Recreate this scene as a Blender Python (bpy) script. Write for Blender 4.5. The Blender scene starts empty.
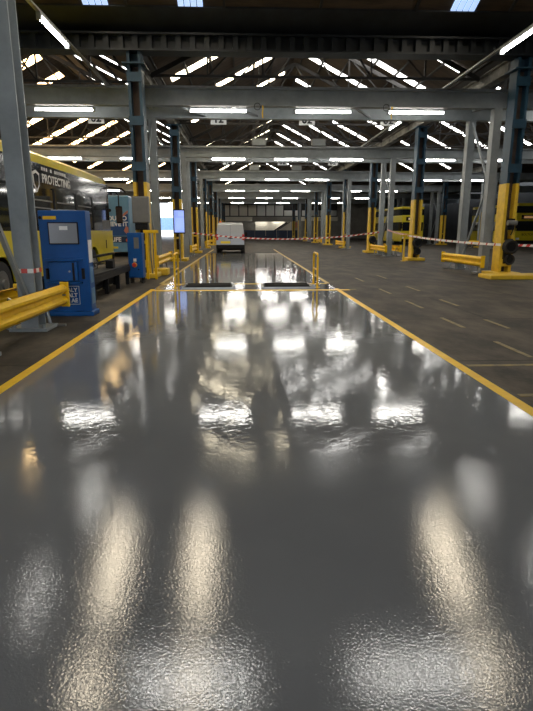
import bpy, bmesh, math, random
from mathutils import Vector, Matrix
random.seed(7)
sc = bpy.context.scene
COL = sc.collection
PI = math.pi

# ------------------------------------------------------------------ materials
def nodes_of(name):
    m = bpy.data.materials.new(name); m.use_nodes = True
    nt = m.node_tree
    return m, nt, nt.nodes['Principled BSDF']

def mat(name, col, rough=0.5, metal=0.0, var=0.25, scale=3.0, bump=0.0, bscale=40.0, col2=None, spec=0.5, stretch=None):
    """painted / bare surface: two noise octaves mix the colour with a worn variant"""
    m, nt, b = nodes_of(name)
    N, L = nt.nodes, nt.links
    tc = N.new('ShaderNodeTexCoord')
    vec = tc.outputs['Object']
    if stretch:
        mp = N.new('ShaderNodeMapping'); mp.inputs['Scale'].default_value = stretch
        L.new(vec, mp.inputs['Vector']); vec = mp.outputs['Vector']
    n = N.new('ShaderNodeTexNoise'); n.inputs['Scale'].default_value = scale
    n.inputs['Detail'].default_value = 6; n.inputs['Roughness'].default_value = 0.65
    L.new(vec, n.inputs['Vector'])
    r = N.new('ShaderNodeValToRGB')
    r.color_ramp.elements[0].position = 0.35; r.color_ramp.elements[1].position = 0.68
    c2 = col2 if col2 else tuple(c * (1 - var) for c in col)
    r.color_ramp.elements[0].color = (*c2, 1); r.color_ramp.elements[1].color = (*col, 1)
    L.new(n.outputs['Fac'], r.inputs['Fac']); L.new(r.outputs['Color'], b.inputs['Base Color'])
    b.inputs['Roughness'].default_value = rough; b.inputs['Metallic'].default_value = metal
    b.inputs['Specular IOR Level'].default_value = spec
    if bump:
        n2 = N.new('ShaderNodeTexNoise'); n2.inputs['Scale'].default_value = bscale
        L.new(vec, n2.inputs['Vector'])
        bp = N.new('ShaderNodeBump'); bp.inputs['Strength'].default_value = bump; bp.inputs['Distance'].default_value = 0.01
        L.new(n2.outputs['Fac'], bp.inputs['Height']); L.new(bp.outputs['Normal'], b.inputs['Normal'])
    return m

def emit(name, col, strength):
    m, nt, b = nodes_of(name)
    b.inputs['Base Color'].default_value = (0.8, 0.8, 0.8, 1)
    b.inputs['Emission Color'].default_value = (*col, 1)
    b.inputs['Emission Strength'].default_value = strength
    return m

M = {}
M['grey'] = mat('grey_painted_steel', (0.285, 0.315, 0.328), 0.42, 0.0, 0.30, 1.6, 0.05, 30)
M['blue_col'] = mat('blue_column_paint', (0.012, 0.05, 0.088), 0.5, 0, 0.35, 3)
M['rust'] = mat('brown_rust_web', (0.07, 0.042, 0.028), 0.75, 0, 0.5, 4)
M['yellow'] = mat('yellow_safety_paint', (0.88, 0.57, 0.008), 0.42, 0, 0.3, 5, col2=(0.74, 0.44, 0.008), spec=0.3)
M['line_worn'] = mat('worn_floor_line', (0.25, 0.18, 0.04), 0.6, 0, 0.3, 7, col2=(0.09, 0.07, 0.04))
M['line_mid'] = mat('scuffed_floor_line', (0.55, 0.37, 0.03), 0.5, 0, 0.3, 5, col2=(0.30, 0.22, 0.06))
M['yellow_worn'] = mat('worn_yellow_paint', (0.80, 0.54, 0.03), 0.5, 0, 0.3, 4, col2=(0.60, 0.38, 0.03))
M['dark_steel'] = mat('dark_roof_steel', (0.028, 0.026, 0.025), 0.7, 0, 0.4, 3)
M['girder'] = mat('dark_girder_steel', (0.022, 0.026, 0.03), 0.55, 0, 0.5, 2)  # dark colour imitating the shade along the near eave
M['rivet_blue'] = mat('girder_blue_chord', (0.012, 0.018, 0.024), 0.5, 0, 0.5, 5)
M['board'] = mat('brown_roof_boards', (0.085, 0.056, 0.034), 0.85, 0, 0.45, 0.8, stretch=(1, 6, 1), col2=(0.035, 0.024, 0.016))
M['valley'] = mat('stained_valley_paint', (0.33, 0.32, 0.28), 0.7, 0, 0.6, 1.3, col2=(0.05, 0.045, 0.04))
M['wall_dark'] = mat('dark_wall', (0.06, 0.06, 0.06), 0.85, 0, 0.4, 0.3)
M['back_wall'] = mat('grey_back_wall', (0.36, 0.34, 0.30), 0.8, 0, 0.35, 0.5)
M['cream'] = mat('cream_panel', (0.80, 0.74, 0.62), 0.5, 0, 0.12, 0.6)
M['white_panel'] = mat('white_panel', (0.8, 0.8, 0.77), 0.5, 0, 0.12, 0.6)
M['navy'] = mat('navy_barrier', (0.016, 0.04, 0.10), 0.5, 0, 0.3, 1)
M['kiosk'] = mat('kiosk_blue', (0.003, 0.082, 0.31), 0.42, 0, 0.2, 2.5, spec=0.25)
M['cabinet'] = mat('cabinet_blue', (0.004, 0.09, 0.34), 0.42, 0, 0.2, 3, spec=0.3)
M['black'] = mat('black_plastic', (0.012, 0.012, 0.013), 0.6, 0, 0.3, 6, spec=0.2)
M['rubber'] = mat('tyre_rubber', (0.02, 0.02, 0.02), 0.8, 0, 0.3, 10)
M['gloss_black'] = mat('gloss_black', (0.012, 0.012, 0.014), 0.12, 0, 0.1, 3)
M['glass'] = mat('dark_glass', (0.012, 0.015, 0.017), 0.06, 0, 0.1, 1, spec=0.6)
M['panel_grey'] = mat('panel_grey', (0.17, 0.17, 0.165), 0.5, 0, 0.2, 3)
M['galv'] = mat('galvanised_steel', (0.36, 0.37, 0.37), 0.38, 0.75, 0.35, 6)
M['bus_yellow'] = mat('bus_yellow', (0.72, 0.59, 0.02), 0.28, 0, 0.12, 2)
M['teal'] = mat('bus_light_blue', (0.14, 0.31, 0.46), 0.35, 0, 0.2, 1)
M['deep_blue'] = mat('bus_deep_blue', (0.015, 0.075, 0.24), 0.35, 0, 0.2, 2)
M['white'] = mat('white_paint', (0.8, 0.8, 0.8), 0.45, 0, 0.06, 4)
M['silver'] = mat('van_silver', (0.36, 0.38, 0.41), 0.3, 0.2, 0.06, 2)
M['plate_y'] = mat('number_plate_yellow', (0.85, 0.66, 0.03), 0.4, 0, 0.05, 4)
M['red'] = mat('red_plastic', (0.55, 0.02, 0.015), 0.35, 0, 0.1, 4)
M['tape_red'] = mat('tape_red', (0.62, 0.05, 0.035), 0.4, 0, 0.1, 4)
M['tape_white'] = mat('tape_white', (0.82, 0.80, 0.77), 0.4, 0, 0.05, 4)
M['orange'] = mat('amber_lens', (0.9, 0.18, 0.02), 0.3, 0, 0.1, 4)
M['sign'] = mat('sign_white', (0.62, 0.63, 0.62), 0.5, 0, 0.1, 3)
M['screen_grey'] = mat('kiosk_screen', (0.24, 0.25, 0.28), 0.15, 0, 0.08, 2)
M['skin_tone'] = mat('coral_print', (0.55, 0.2, 0.13), 0.4, 0, 0.2, 5)
M['tube'] = emit('fluorescent_tube', (1.0, 0.965, 0.90), 26)
M['lcd'] = emit('lcd_blue', (0.06, 0.22, 0.95), 0.5)
M['lcd_white'] = emit('lcd_pale', (0.20, 0.42, 1.0), 0.5)
M['sky_white'] = emit('rooflight_neutral', (1.0, 0.98, 0.94), 7)
M['sky_warm'] = emit('rooflight_aged_warm', (1.0, 0.66, 0.30), 10)
M['sky_cream'] = emit('rooflight_cream', (1.0, 0.87, 0.62), 9)
M['sky_aged'] = emit('rooflight_aged', (1.0, 0.86, 0.64), 13)
M['sky_blue'] = emit('rooflight_clear', (0.42, 0.62, 1.0), 0.7)

def floor_lane_material():
    m, nt, b = nodes_of('grey_resin_floor'); N, L = nt.nodes, nt.links
    tc = N.new('ShaderNodeTexCoord')
    sep = N.new('ShaderNodeSeparateXYZ'); L.new(tc.outputs['Object'], sep.inputs[0])
    # two coats: an orange-peel coat near the camera, a smoother wet one from 3.6 m on
    wob = N.new('ShaderNodeTexNoise'); wob.inputs['Scale'].default_value = 0.9; wob.inputs['Detail'].default_value = 3
    L.new(tc.outputs['Object'], wob.inputs['Vector'])
    add = N.new('ShaderNodeMath'); add.operation = 'MULTIPLY_ADD'; add.inputs[1].default_value = 0.5
    L.new(wob.outputs['Fac'], add.inputs[0]); L.new(sep.outputs['Y'], add.inputs[2])
    far = N.new('ShaderNodeMapRange'); far.inputs['From Min'].default_value = 3.72; far.inputs['From Max'].default_value = 3.95
    L.new(add.outputs[0], far.inputs['Value'])
    # patches where the coat has dried duller
    mp = N.new('ShaderNodeMapping'); mp.inputs['Scale'].default_value = (1.0, 0.55, 1)
    L.new(tc.outputs['Object'], mp.inputs['Vector'])
    pn = N.new('ShaderNodeTexNoise'); pn.inputs['Scale'].default_value = 1.1; pn.inputs['Detail'].default_value = 5
    pn.inputs['Distortion'].default_value = 1.6
    L.new(mp.outputs['Vector'], pn.inputs['Vector'])
    pr = N.new('ShaderNodeValToRGB')
    pr.color_ramp.elements[0].position = 0.47; pr.color_ramp.elements[0].color = (0.03, 0.03, 0.03, 1)
    pr.color_ramp.elements[1].position = 0.56; pr.color_ramp.elements[1].color = (0.075, 0.075, 0.075, 1)
    L.new(pn.outputs['Fac'], pr.inputs['Fac'])
    rm = N.new('ShaderNodeMix'); rm.data_type = 'FLOAT'; rm.inputs[2].default_value = 0.06
    L.new(far.outputs['Result'], rm.inputs[0]); L.new(pr.outputs['Color'], rm.inputs[3])
    L.new(rm.outputs[0], b.inputs['Roughness'])
    # colour
    cn = N.new('ShaderNodeTexNoise'); cn.inputs['Scale'].default_value = 0.8; cn.inputs['Detail'].default_value = 6
    L.new(tc.outputs['Object'], cn.inputs['Vector'])
    cr = N.new('ShaderNodeValToRGB')
    cr.color_ramp.elements[0].position = 0.3; cr.color_ramp.elements[0].color = (0.160, 0.167, 0.176, 1)
    cr.color_ramp.elements[1].position = 0.7; cr.color_ramp.elements[1].color = (0.188, 0.195, 0.203, 1)
    L.new(cn.outputs['Fac'], cr.inputs['Fac']); L.new(cr.outputs['Color'], b.inputs['Base Color'])
    # relief: orange peel + trowel waves
    op = N.new('ShaderNodeTexNoise'); op.inputs['Scale'].default_value = 105; op.inputs['Detail'].default_value = 1
    L.new(tc.outputs['Object'], op.inputs['Vector'])
    bp = N.new('ShaderNodeBump'); bp.inputs['Distance'].default_value = 0.001
    st = N.new('ShaderNodeMapRange'); st.inputs['To Min'].default_value = 0.55; st.inputs['To Max'].default_value = 0.05
    L.new(far.outputs['Result'], st.inputs['Value']); L.new(st.outputs['Result'], bp.inputs['Strength'])
    L.new(op.outputs['Fac'], bp.inputs['Height'])
    wv = N.new('ShaderNodeTexNoise'); wv.inputs['Scale'].default_value = 15.0; wv.inputs['Detail'].default_value = 3
    wv.inputs['Distortion'].default_value = 0.8
    L.new(tc.outputs['Object'], wv.inputs['Vector'])
    ws = N.new('ShaderNodeMapRange'); ws.inputs['To Min'].default_value = 0.02; ws.inputs['To Max'].default_value = 0.07
    L.new(far.outputs['Result'], ws.inputs['Value'])
    bp2 = N.new('ShaderNodeBump'); bp2.inputs['Distance'].default_value = 0.012; L.new(ws.outputs['Result'], bp2.inputs['Strength'])
    L.new(wv.outputs['Fac'], bp2.inputs['Height']); L.new(bp.outputs['Normal'], bp2.inputs['Normal'])
    lw = N.new('ShaderNodeTexNoise'); lw.inputs['Scale'].default_value = 3.4; lw.inputs['Detail'].default_value = 2
    L.new(mp.outputs['Vector'], lw.inputs['Vector'])
    bp3 = N.new('ShaderNodeBump'); bp3.inputs['Distance'].default_value = 0.012
    l3 = N.new('ShaderNodeMapRange'); l3.inputs['To Min'].default_value = 0.03; l3.inputs['To Max'].default_value = 0.16
    L.new(far.outputs['Result'], l3.inputs['Value']); L.new(l3.outputs['Result'], bp3.inputs['Strength'])
    L.new(lw.outputs['Fac'], bp3.inputs['Height']); L.new(bp2.outputs['Normal'], bp3.inputs['Normal'])
    L.new(bp3.outputs['Normal'], b.inputs['Normal'])
    b.inputs['Specular IOR Level'].default_value = 0.4
    return m

def concrete_material():
    m, nt, b = nodes_of('worn_concrete'); N, L = nt.nodes, nt.links
    tc = N.new('ShaderNodeTexCoord')
    n = N.new('ShaderNodeTexNoise'); n.inputs['Scale'].default_value = 0.9; n.inputs['Detail'].default_value = 11; n.inputs['Roughness'].default_value = 0.7
    mp = N.new('ShaderNodeMapping'); mp.inputs['Scale'].default_value = (1.5, 0.7, 1)
    L.new(tc.outputs['Object'], mp.inputs['Vector']); L.new(mp.outputs['Vector'], n.inputs['Vector'])
    r = N.new('ShaderNodeValToRGB')
    r.color_ramp.elements[0].position = 0.4; r.color_ramp.elements[0].color = (0.018, 0.0155, 0.0125, 1)
    r.color_ramp.elements[1].position = 0.64; r.color_ramp.elements[1].color = (0.095, 0.080, 0.062, 1)
    L.new(n.outputs['Fac'], r.inputs['Fac'])
    # slab joints
    br = N.new('ShaderNodeTexBrick'); br.inputs['Scale'].default_value = 1.0
    br.inputs['Brick Width'].default_value = 4.5; br.inputs['Row Height'].default_value = 3.2; br.inputs['Mortar Size'].default_value = 0.025
    br.inputs['Color1'].default_value = (1, 1, 1, 1); br.inputs['Color2'].default_value = (0.9, 0.9, 0.9, 1); br.inputs['Mortar'].default_value = (0.35, 0.35, 0.35, 1)
    L.new(tc.outputs['Object'], br.inputs['Vector'])
    mx = N.new('ShaderNodeMix'); mx.data_type = 'RGBA'; mx.blend_type = 'MULTIPLY'; mx.inputs[0].default_value = 1
    L.new(r.outputs['Color'], mx.inputs[6]); L.new(br.outputs['Color'], mx.inputs[7])
    L.new(mx.outputs[2], b.inputs['Base Color'])
    rr = N.new('ShaderNodeMapRange'); rr.inputs['To Min'].default_value = 0.55; rr.inputs['To Max'].default_value = 0.8; b.inputs['Specular IOR Level'].default_value = 0.22
    L.new(n.outputs['Fac'], rr.inputs['Value']); L.new(rr.outputs['Result'], b.inputs['Roughness'])
    n2 = N.new('ShaderNodeTexNoise'); n2.inputs['Scale'].default_value = 14; n2.inputs['Detail'].default_value = 5
    L.new(tc.outputs['Object'], n2.inputs['Vector'])
    bp = N.new('ShaderNodeBump'); bp.inputs['Strength'].default_value = 0.35; bp.inputs['Distance'].default_value = 0.01
    L.new(n2.outputs['Fac'], bp.inputs['Height']); L.new(bp.outputs['Normal'], b.inputs['Normal'])
    return m
M['lane'] = floor_lane_material()
M['concrete'] = concrete_material()

# ------------------------------------------------------------------ geometry helpers
class MB:
    """collects shapes, build() links them as one mesh object"""
    def __init__(s): s.v = []; s.f = []; s.mi = []
    def add(s, vs, fs, mi=0):
        o = len(s.v); s.v += [tuple(p) for p in vs]
        s.f += [tuple(i + o for i in f) for f in fs]; s.mi += [mi] * len(fs); return s
    def box(s, x0, x1, y0, y1, z0, z1, mi=0):
        return s.add([(x0,y0,z0),(x1,y0,z0),(x1,y1,z0),(x0,y1,z0),(x0,y0,z1),(x1,y0,z1),(x1,y1,z1),(x0,y1,z1)],
                     [(0,3,2,1),(4,5,6,7),(0,1,5,4),(1,2,6,5),(2,3,7,6),(3,0,4,7)], mi)
    def bar(s, a, b, w, h=None, mi=0):
        """box-section bar from a to b, w across, h the other way"""
        h = h or w; a, b = Vector(a), Vector(b); d = (b - a).normalized()
        up = Vector((0,0,1)) if abs(d.z) < 0.95 else Vector((0,1,0))
        x = d.cross(up).normalized() * w / 2; y = x.cross(d).normalized() * h / 2
        vs = [p + i * x + j * y for p in (a, b) for i, j in ((-1,-1),(1,-1),(1,1),(-1,1))]
        return s.add(vs, [(0,3,2,1),(4,5,6,7),(0,1,5,4),(1,2,6,5),(2,3,7,6),(3,0,4,7)], mi)
    def cyl(s, a, b, r, n=14, r2=None, mi=0):
        a, b = Vector(a), Vector(b); d = (b - a).normalized(); r2 = r if r2 is None else r2
        up = Vector((0,0,1)) if abs(d.z) < 0.95 else Vector((1,0,0))
        x = d.cross(up).normalized(); y = d.cross(x).normalized(); o = len(s.v)
        vs = []
        for p, q in ((a, r), (b, r2)):
            vs += [p + q * (math.cos(2*PI*k/n) * x + math.sin(2*PI*k/n) * y) for k in range(n)]
        fs = [(k, (k+1) % n, n + (k+1) % n, n + k) for k in range(n)] + [tuple(range(n-1, -1, -1)), tuple(range(n, 2*n))]
        return s.add(vs, fs, mi)
    def tube(s, pts, r, n=8, mi=0):
        pts = [Vector(p) for p in pts]; rings = []
        vs = []
        for i, p in enumerate(pts):
            d = (pts[min(i+1, len(pts)-1)] - pts[max(i-1, 0)]).normalized()
            up = Vector((0,0,1)) if abs(d.z) < 0.9 else Vector((0,1,0)) if abs(d.y) < 0.9 else Vector((1,0,0))
            x = d.cross(up).normalized(); y = d.cross(x).normalized()
            vs += [p + r * (math.cos(2*PI*k/n) * x + math.sin(2*PI*k/n) * y) for k in range(n)]
        fs = []
        for i in range(len(pts) - 1):
            fs += [(i*n+k, i*n+(k+1)%n, (i+1)*n+(k+1)%n, (i+1)*n+k) for k in range(n)]
        fs += [tuple(range(n-1,-1,-1)), tuple(range((len(pts)-1)*n, len(pts)*n))]
        return s.add(vs, fs, mi)
    def prism(s, prof, a, b, axis='x', mi=0):
        """closed 2-D profile extruded along an axis: x->(y,z), y->(x,z), z->(x,y)"""
        n = len(prof)
        f = {'x': lambda t, p: (t, p[0], p[1]), 'y': lambda t, p: (p[0], t, p[1]), 'z': lambda t, p: (p[0], p[1], t)}[axis]
        vs = [f(a, p) for p in prof] + [f(b, p) for p in prof]
        return s.add(vs, [(k, (k+1) % n, n+(k+1) % n, n+k) for k in range(n)] + [tuple(range(n-1,-1,-1)), tuple(range(n, 2*n))], mi)
    def torus(s, c, axis, R, r, n=24, m=8, mi=0):
        vs = []
        for i in range(n):
            t = 2*PI*i/n
            for j in range(m):
                u = 2*PI*j/m; q = R + r*math.cos(u); h = r*math.sin(u)
                p = (h, q*math.cos(t), q*math.sin(t)) if axis == 'x' else (q*math.cos(t), h, q*math.sin(t))
                vs.append((c[0]+p[0], c[1]+p[1], c[2]+p[2]))
        fs = [(i*m+j, ((i+1)%n)*m+j, ((i+1)%n)*m+(j+1)%m, i*m+(j+1)%m) for i in range(n) for j in range(m)]
        return s.add(vs, fs, mi)
    def build(s, name, m, parent=None, bevel=0.0, smooth=False, loc=(0,0,0)):
        me = bpy.data.meshes.new(name); me.from_pydata(s.v, [], s.f)
        for x in (m if isinstance(m, (list, tuple)) else [m]): me.materials.append(x)
        me.polygons.foreach_set('material_index', s.mi)
        bm = bmesh.new(); bm.from_mesh(me); bmesh.ops.recalc_face_normals(bm, faces=bm.faces)
        if bevel:
            bmesh.ops.bevel(bm, geom=list(bm.edges), offset=bevel, segments=2, profile=0.5, affect='EDGES', clamp_overlap=True)
        bm.to_mesh(me); bm.free()
        if smooth:
            me.polygons.foreach_set('use_smooth', [True]*len(me.polygons)); me.set_sharp_from_angle(angle=math.radians(35))
        me.update()
        o = bpy.data.objects.new(name, me); COL.objects.link(o); o.location = loc
        if parent: o.parent = parent
        return o

def tag(o, label, cat, group=None):
    o['label'] = label; o['category'] = cat
    if group: o['group'] = group
    return o
def thing(name, label, cat, loc=(0,0,0), rz=0.0, group=None):
    o = bpy.data.objects.new(name, None); COL.objects.link(o)
    o.empty_display_size = 0.2; o.location = loc; o.rotation_euler = (0,0,rz)
    return tag(o, label, cat, group)
def struct(o): o['kind'] = 'structure'; return o
def copy_tree(o, parent=None):
    c = o.copy(); COL.objects.link(c)
    if parent: c.parent = parent
    for ch in o.children: copy_tree(ch, c)
    return c
def place(proto, first, loc, rz, label, group):
    """the first call moves the prototype itself, later ones copy it"""
    o = proto if first else copy_tree(proto)
    o.location = loc; o.rotation_euler = (0,0,rz); o['label'] = label; o['group'] = group
    return o
def text_mesh(body, size, m, parent, matrix, name='lettering', align='LEFT', extrude=0.004, bold=0.0, xscale=1.0):
    cu = bpy.data.curves.new(name, 'FONT'); cu.body = body; cu.size = size; cu.extrude = extrude
    cu.align_x = align; cu.offset = bold; cu.space_line = 0.95
    to = bpy.data.objects.new(name + '_tmp', cu); COL.objects.link(to)
    dg = bpy.context.evaluated_depsgraph_get(); dg.update()
    me = bpy.data.meshes.new_from_object(to.evaluated_get(dg))
    bpy.data.objects.remove(to); bpy.data.curves.remove(cu)
    me.transform(matrix @ Matrix.Diagonal((xscale,1,1,1))); me.materials.clear(); me.materials.append(m)
    me.name = name
    o = bpy.data.objects.new(name, me); COL.objects.link(o); o.parent = parent
    return o
FACE_S = Matrix.Rotation(PI/2, 4, 'X')                       # text upright, read looking along +Y
FACE_E = Matrix.Rotation(PI/2, 4, 'Z') @ FACE_S               # upright, read looking along -X (on a +X face)
def at(x, y, z): return Matrix.Translation((x, y, z))
ORD = ['first','second','third','fourth','fifth','sixth','seventh','eighth','ninth','tenth','eleventh','twelfth']

# ------------------------------------------------------------------ layout constants (metres; camera stands at the origin)
XL, XR, XF, XW = -3.48, 9.1, 21.7, -16.1      # column lines
ZV, ZR = 7.25, 10.4                          # valley and ridge height
FRAMES = [(6.7 + 13.5*k, 8.9 + 13.5*k) for k in range(7)]
COLY = [18.7 + 10.08*k for k in range(9)]
YG, YB = 18.9, 106.0                         # deep girder, back wall
WXL, WXR, WYF = -17.0, 35.2, -7.0

# ------------------------------------------------------------------ setting: floor, walls, lines
struct(MB().box(WXL-12, WXR+12, WYF-30, YB+40, -0.3, 0.0).build('floor', M['concrete']))
struct(MB().box(-2.48, 2.58, WYF+0.3, 38.2, -0.001, 0.004).build('floor_lane', M['lane']))
nt_ = [0]
def trim(mb, m, **k):
    nt_[0] += 1; return struct(mb.build('trim_%d' % nt_[0], m, **k))
trim(MB().box(-2.56, -2.44, WYF+0.3, 14.9, 0.003, 0.007), M['yellow'])
trim(MB().box(-2.56, -2.44, 16.4, 46, 0.003, 0.007), M['line_mid'])
trim(MB().box(2.53, 2.65, WYF+0.3, 14.9, 0.003, 0.007), M['yellow'])
trim(MB().box(2.53, 2.65, 16.4, 46, 0.003, 0.007), M['line_mid'])
trim(MB().box(-2.56, 2.9, 14.45, 14.66, 0.004, 0.0085), M['yellow'])
trim(MB().box(-2.44, 2.53, 16.25, 16.4, 0.004, 0.0085), M['yellow_worn'])
trim(MB().box(2.65, 3.1, 14.6, 14.75, 0.0, 0.005), M['line_worn'])
for x0, y0, y1 in ((3.66,6.55,7.55),(3.66,8.7,9.75),(4.38,8.6,9.5),(3.72,11.0,12.2),(4.6,11.3,12.4),(3.75,13.6,14.8),(4.7,14.2,15.4),(3.8,17,18.3),(4.8,18,19.4)):
    trim(MB().box(x0, x0+0.075, y0, y1, 0.0, 0.004), M['line_worn'])
trim(MB().box(2.7, 3.9, 6.12, 6.2, 0.0, 0.004), M['line_worn'])
trim(MB().box(2.72, 3.1, 4.92, 5.0, 0.0, 0.004), M['line_worn'])

struct(MB().box(WXL-0.3, WXL, WYF, YB, 0, 13).build('wall_left', M['wall_dark']))
struct(MB().box(WXR, WXR+0.3, WYF, YB, 0, 13).build('wall_right', M['wall_dark']))
# front wall behind the camera: two open vehicle doors let the daylight in
fw = MB().box(WXL-0.3, WXR+0.3, WYF-0.3, WYF, 5.6, 13)
for a_, b_ in ((WXL-0.3, -14.5), (-9.5, -4.5), (4.5, WXR+0.3)): fw.box(a_, b_, WYF-0.3, WYF, 0, 5.6)
struct(fw.build('wall_front', M['wall_dark']))
# back wall with the open vehicle door at its left end
DX0, DX1, DZ = -16.6, -10.4, 7.2
wb = MB().box(DX1, WXR, YB, YB+0.3, 0, 11).box(WXL, DX0, YB, YB+0.3, 0, 11).box(DX0, DX1, YB, YB+0.3, DZ, 11)
struct(wb.build('wall_back', M['back_wall']))
struct(MB().box(DX0-0.15, DX0+0.1, YB-0.12, YB, 0, DZ+0.15).box(DX1-0.1, DX1+0.15, YB-0.12, YB, 0, DZ+0.15)
       .box(DX0-0.15, DX1+0.15, YB-0.12, YB, DZ-0.05, DZ+0.25).build('door_1', M['dark_steel']))
# glazed screen in the back wall: cream and white panels behind dark mullions
nw = [0]
def window_name(): nw[0] += 1; return 'window_%d' % nw[0]
px = [-4.2 + 1.72*k for k in range(14)]
for k in range(13):
    x0, x1 = px[k], px[k+1]
    w = struct(MB().box(x0, x1, YB-0.10, YB-0.02, 4.1, 7.4).build(window_name(), M['dark_steel']))
    hi = 6.2 if k < 7 else 5.25
    MB().box(x0+0.1, x1-0.1, YB-0.14, YB-0.10, 4.25, hi).build('pane', M['cream'] if k < 4 else M['white_panel'], w)
    if k < 7: MB().box(x0+0.1, x1-0.1, YB-0.13, YB-0.10, hi+0.15, 7.2).build('upper_pane', M['glass'], w)
trim(MB().box(-4.3, 18.3, YB-0.2, YB-0.02, 7.4, 7.9), M['board'])
trim(MB().box(-4.3, 18.3, YB-0.15, YB-0.02, 3.3, 4.05), M['cream'])

# ------------------------------------------------------------------ roofs
def slope(x0, z0, x1, z1, y0, y1, name, npurl=6, purl=True):
    """roof plane running along Y between (x0,z0) and (x1,z1), purlins hang below it as parts"""
    t = 0.12
    o = struct(MB().prism([(x0,z0+0.02),(x1,z1+0.02),(x1,z1+t),(x0,z0+t)], y0, y1, 'y').build(name, M['board']))
    if purl:
        for k in range(npurl + 1):
            u = (k + 0.35) / (npurl + 0.7); x = x0 + (x1-x0)*u; z = z0 + (z1-z0)*u
            MB().box(x-0.035, x+0.035, y0, y1, z-0.05, z+0.02).build('purlin', M['dark_steel'], o)
    return o
BAYS = [('left', XW, XL), ('centre', XL, XR), ('right', XR, XF)]
for nm, a, b in BAYS + [('far_right', XF, 34.3)]:
    c = (a + b) / 2
    slope(a, ZV, c, ZR, YG+0.5, YB+0.1, 'ceiling_%s' % nm + '_west')
    slope(b, ZV, c, ZR, YG+0.5, YB+0.1, 'ceiling_%s' % nm + '_east')
    struct(MB().prism([(a, ZV-0.1),(b, ZV-0.1),(c, ZR+0.1)], YG+0.35, YG+0.5, 'y').build('wall_gable_' + nm, M['wall_dark']))
# the cross roof over the near end: ridge runs across at Y = 10.5
RY, RZ, EZ = 10.5, 11.2, 7.62
rn = struct(MB().prism([(YG+0.35,EZ),(RY,RZ),(RY,RZ+0.12),(YG+0.35,EZ+0.12)], WXL, WXR, 'x').build('ceiling_near_north', M['board']))
rs = struct(MB().prism([(WYF,EZ-3),(RY,RZ),(RY,RZ+0.12),(WYF,EZ-2.88)], WXL, WXR, 'x').build('ceiling_near_south', M['board']))
def zn(y): return EZ + (YG+0.35-y) * (RZ-EZ) / (YG+0.35-RY)
for y in (16.6, 14.8, 13.0, 11.2):
    MB().box(WXL, WXR, y-0.05, y+0.05, zn(y)-0.1, zn(y)).build('purlin', M['dark_steel'], rn)
for x in [-15 + 2.9*k for k in range(17)]:
    MB().bar((x, YG-0.95, zn(YG-0.95)-0.05), (x, RY, RZ-0.05), 0.07, 0.1).build('rafter', M['dark_steel'], rn)

# rooflights: rows of panes between the purlins
def rooflight(a_x, a_z, c_x, c_z, y, w, m, u0=0.06, u1=0.97, drop=0.0, n=6):
    mb = MB()
    for k in range(n):
        s0 = max(u0, (k+0.35)/6.7 + 0.010); s1 = (k+1.35)/6.7 - 0.010
        if s1 - s0 < 0.03: continue
        p0 = (a_x+(c_x-a_x)*s0, a_z+(c_z-a_z)*s0-drop); p1 = (a_x+(c_x-a_x)*s1, a_z+(c_z-a_z)*s1-drop)
        mb.prism([(p0[0],p0[1]-0.0),(p1[0],p1[1]-0.0),(p1[0],p1[1]+0.03),(p0[0],p0[1]+0.03)], y-w/2, y+w/2, 'y')
    return struct(mb.build(window_name(), m))
cC = (XL+XR)/2; cL = (XW+XL)/2; cR = (XR+XF)/2
for k, y in enumerate([23.9, 28.3, 32.8, 37.4, 41.9, 46.4, 50.9, 55.4, 60, 69, 78]):
    rooflight(XL, ZV, cC, ZR, y, 0.62, M['sky_cream'], u0=0.10)
for k, y in enumerate([22.2, 25.7, 29.5, 34.2, 38.6, 43, 47.6, 52.2, 56.7, 66, 75]):
    rooflight(XR, ZV, cC, ZR, y, 0.5, M['sky_white'], u0=0.10)
for y in (26, 30.3, 33.6, 38, 42.6, 47, 52, 57, 66, 75):
    rooflight(XW, ZV, cL, ZR, y, 0.85, M['sky_warm'], u0=0.12)
for y in (23.4, 27, 31.5, 36, 41, 46, 52, 60):
    rooflight(XL, ZV, cL, ZR, y, 0.3, M['sky_white'], u0=0.15)
for y in (22, 26.5, 31, 35.5, 40, 45, 50, 56):
    rooflight(XR, ZV, cR, ZR, y, 0.4, M['sky_white'], u0=0.15)
for y in (30, 35.5, 40.5, 45.5, 50.5, 56, 64):
    rooflight(XF, ZV, cR, ZR, y, 0.5, M['sky_white'], u0=0.12)
# clear corrugated rooflights in the near roof, running down its slope
for x, y1 in ((-4.3, 18.0), (-1.5, 18.0), (6.75, 18.15)):
    mb = MB(); hm_ = []
    for q in range(4):
        xa = x - 0.38 + q*0.19
        for ya, yb in ((11.3, 13.0), (13.1, 14.8), (14.9, 17.25), (17.32, y1)):
            mb.add([(xa+0.012,ya,zn(ya)-0.03),(xa+0.178,ya,zn(ya)-0.03),(xa+0.178,yb,zn(yb)-0.03),(xa+0.012,yb,zn(yb)-0.03)], [(0,1,2,3)], 0 if ya > 17 else 1)
            mb.add([(xa+0.012,ya,zn(ya)-0.01),(xa+0.178,ya,zn(ya)-0.01),(xa+0.178,yb,zn(yb)-0.01),(xa+0.012,yb,zn(yb)-0.01)], [(3,2,1,0)], 0 if ya > 17 else 1)
    struct(mb.build(window_name(), [M['sky_blue'], M['sky_aged']]))

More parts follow.
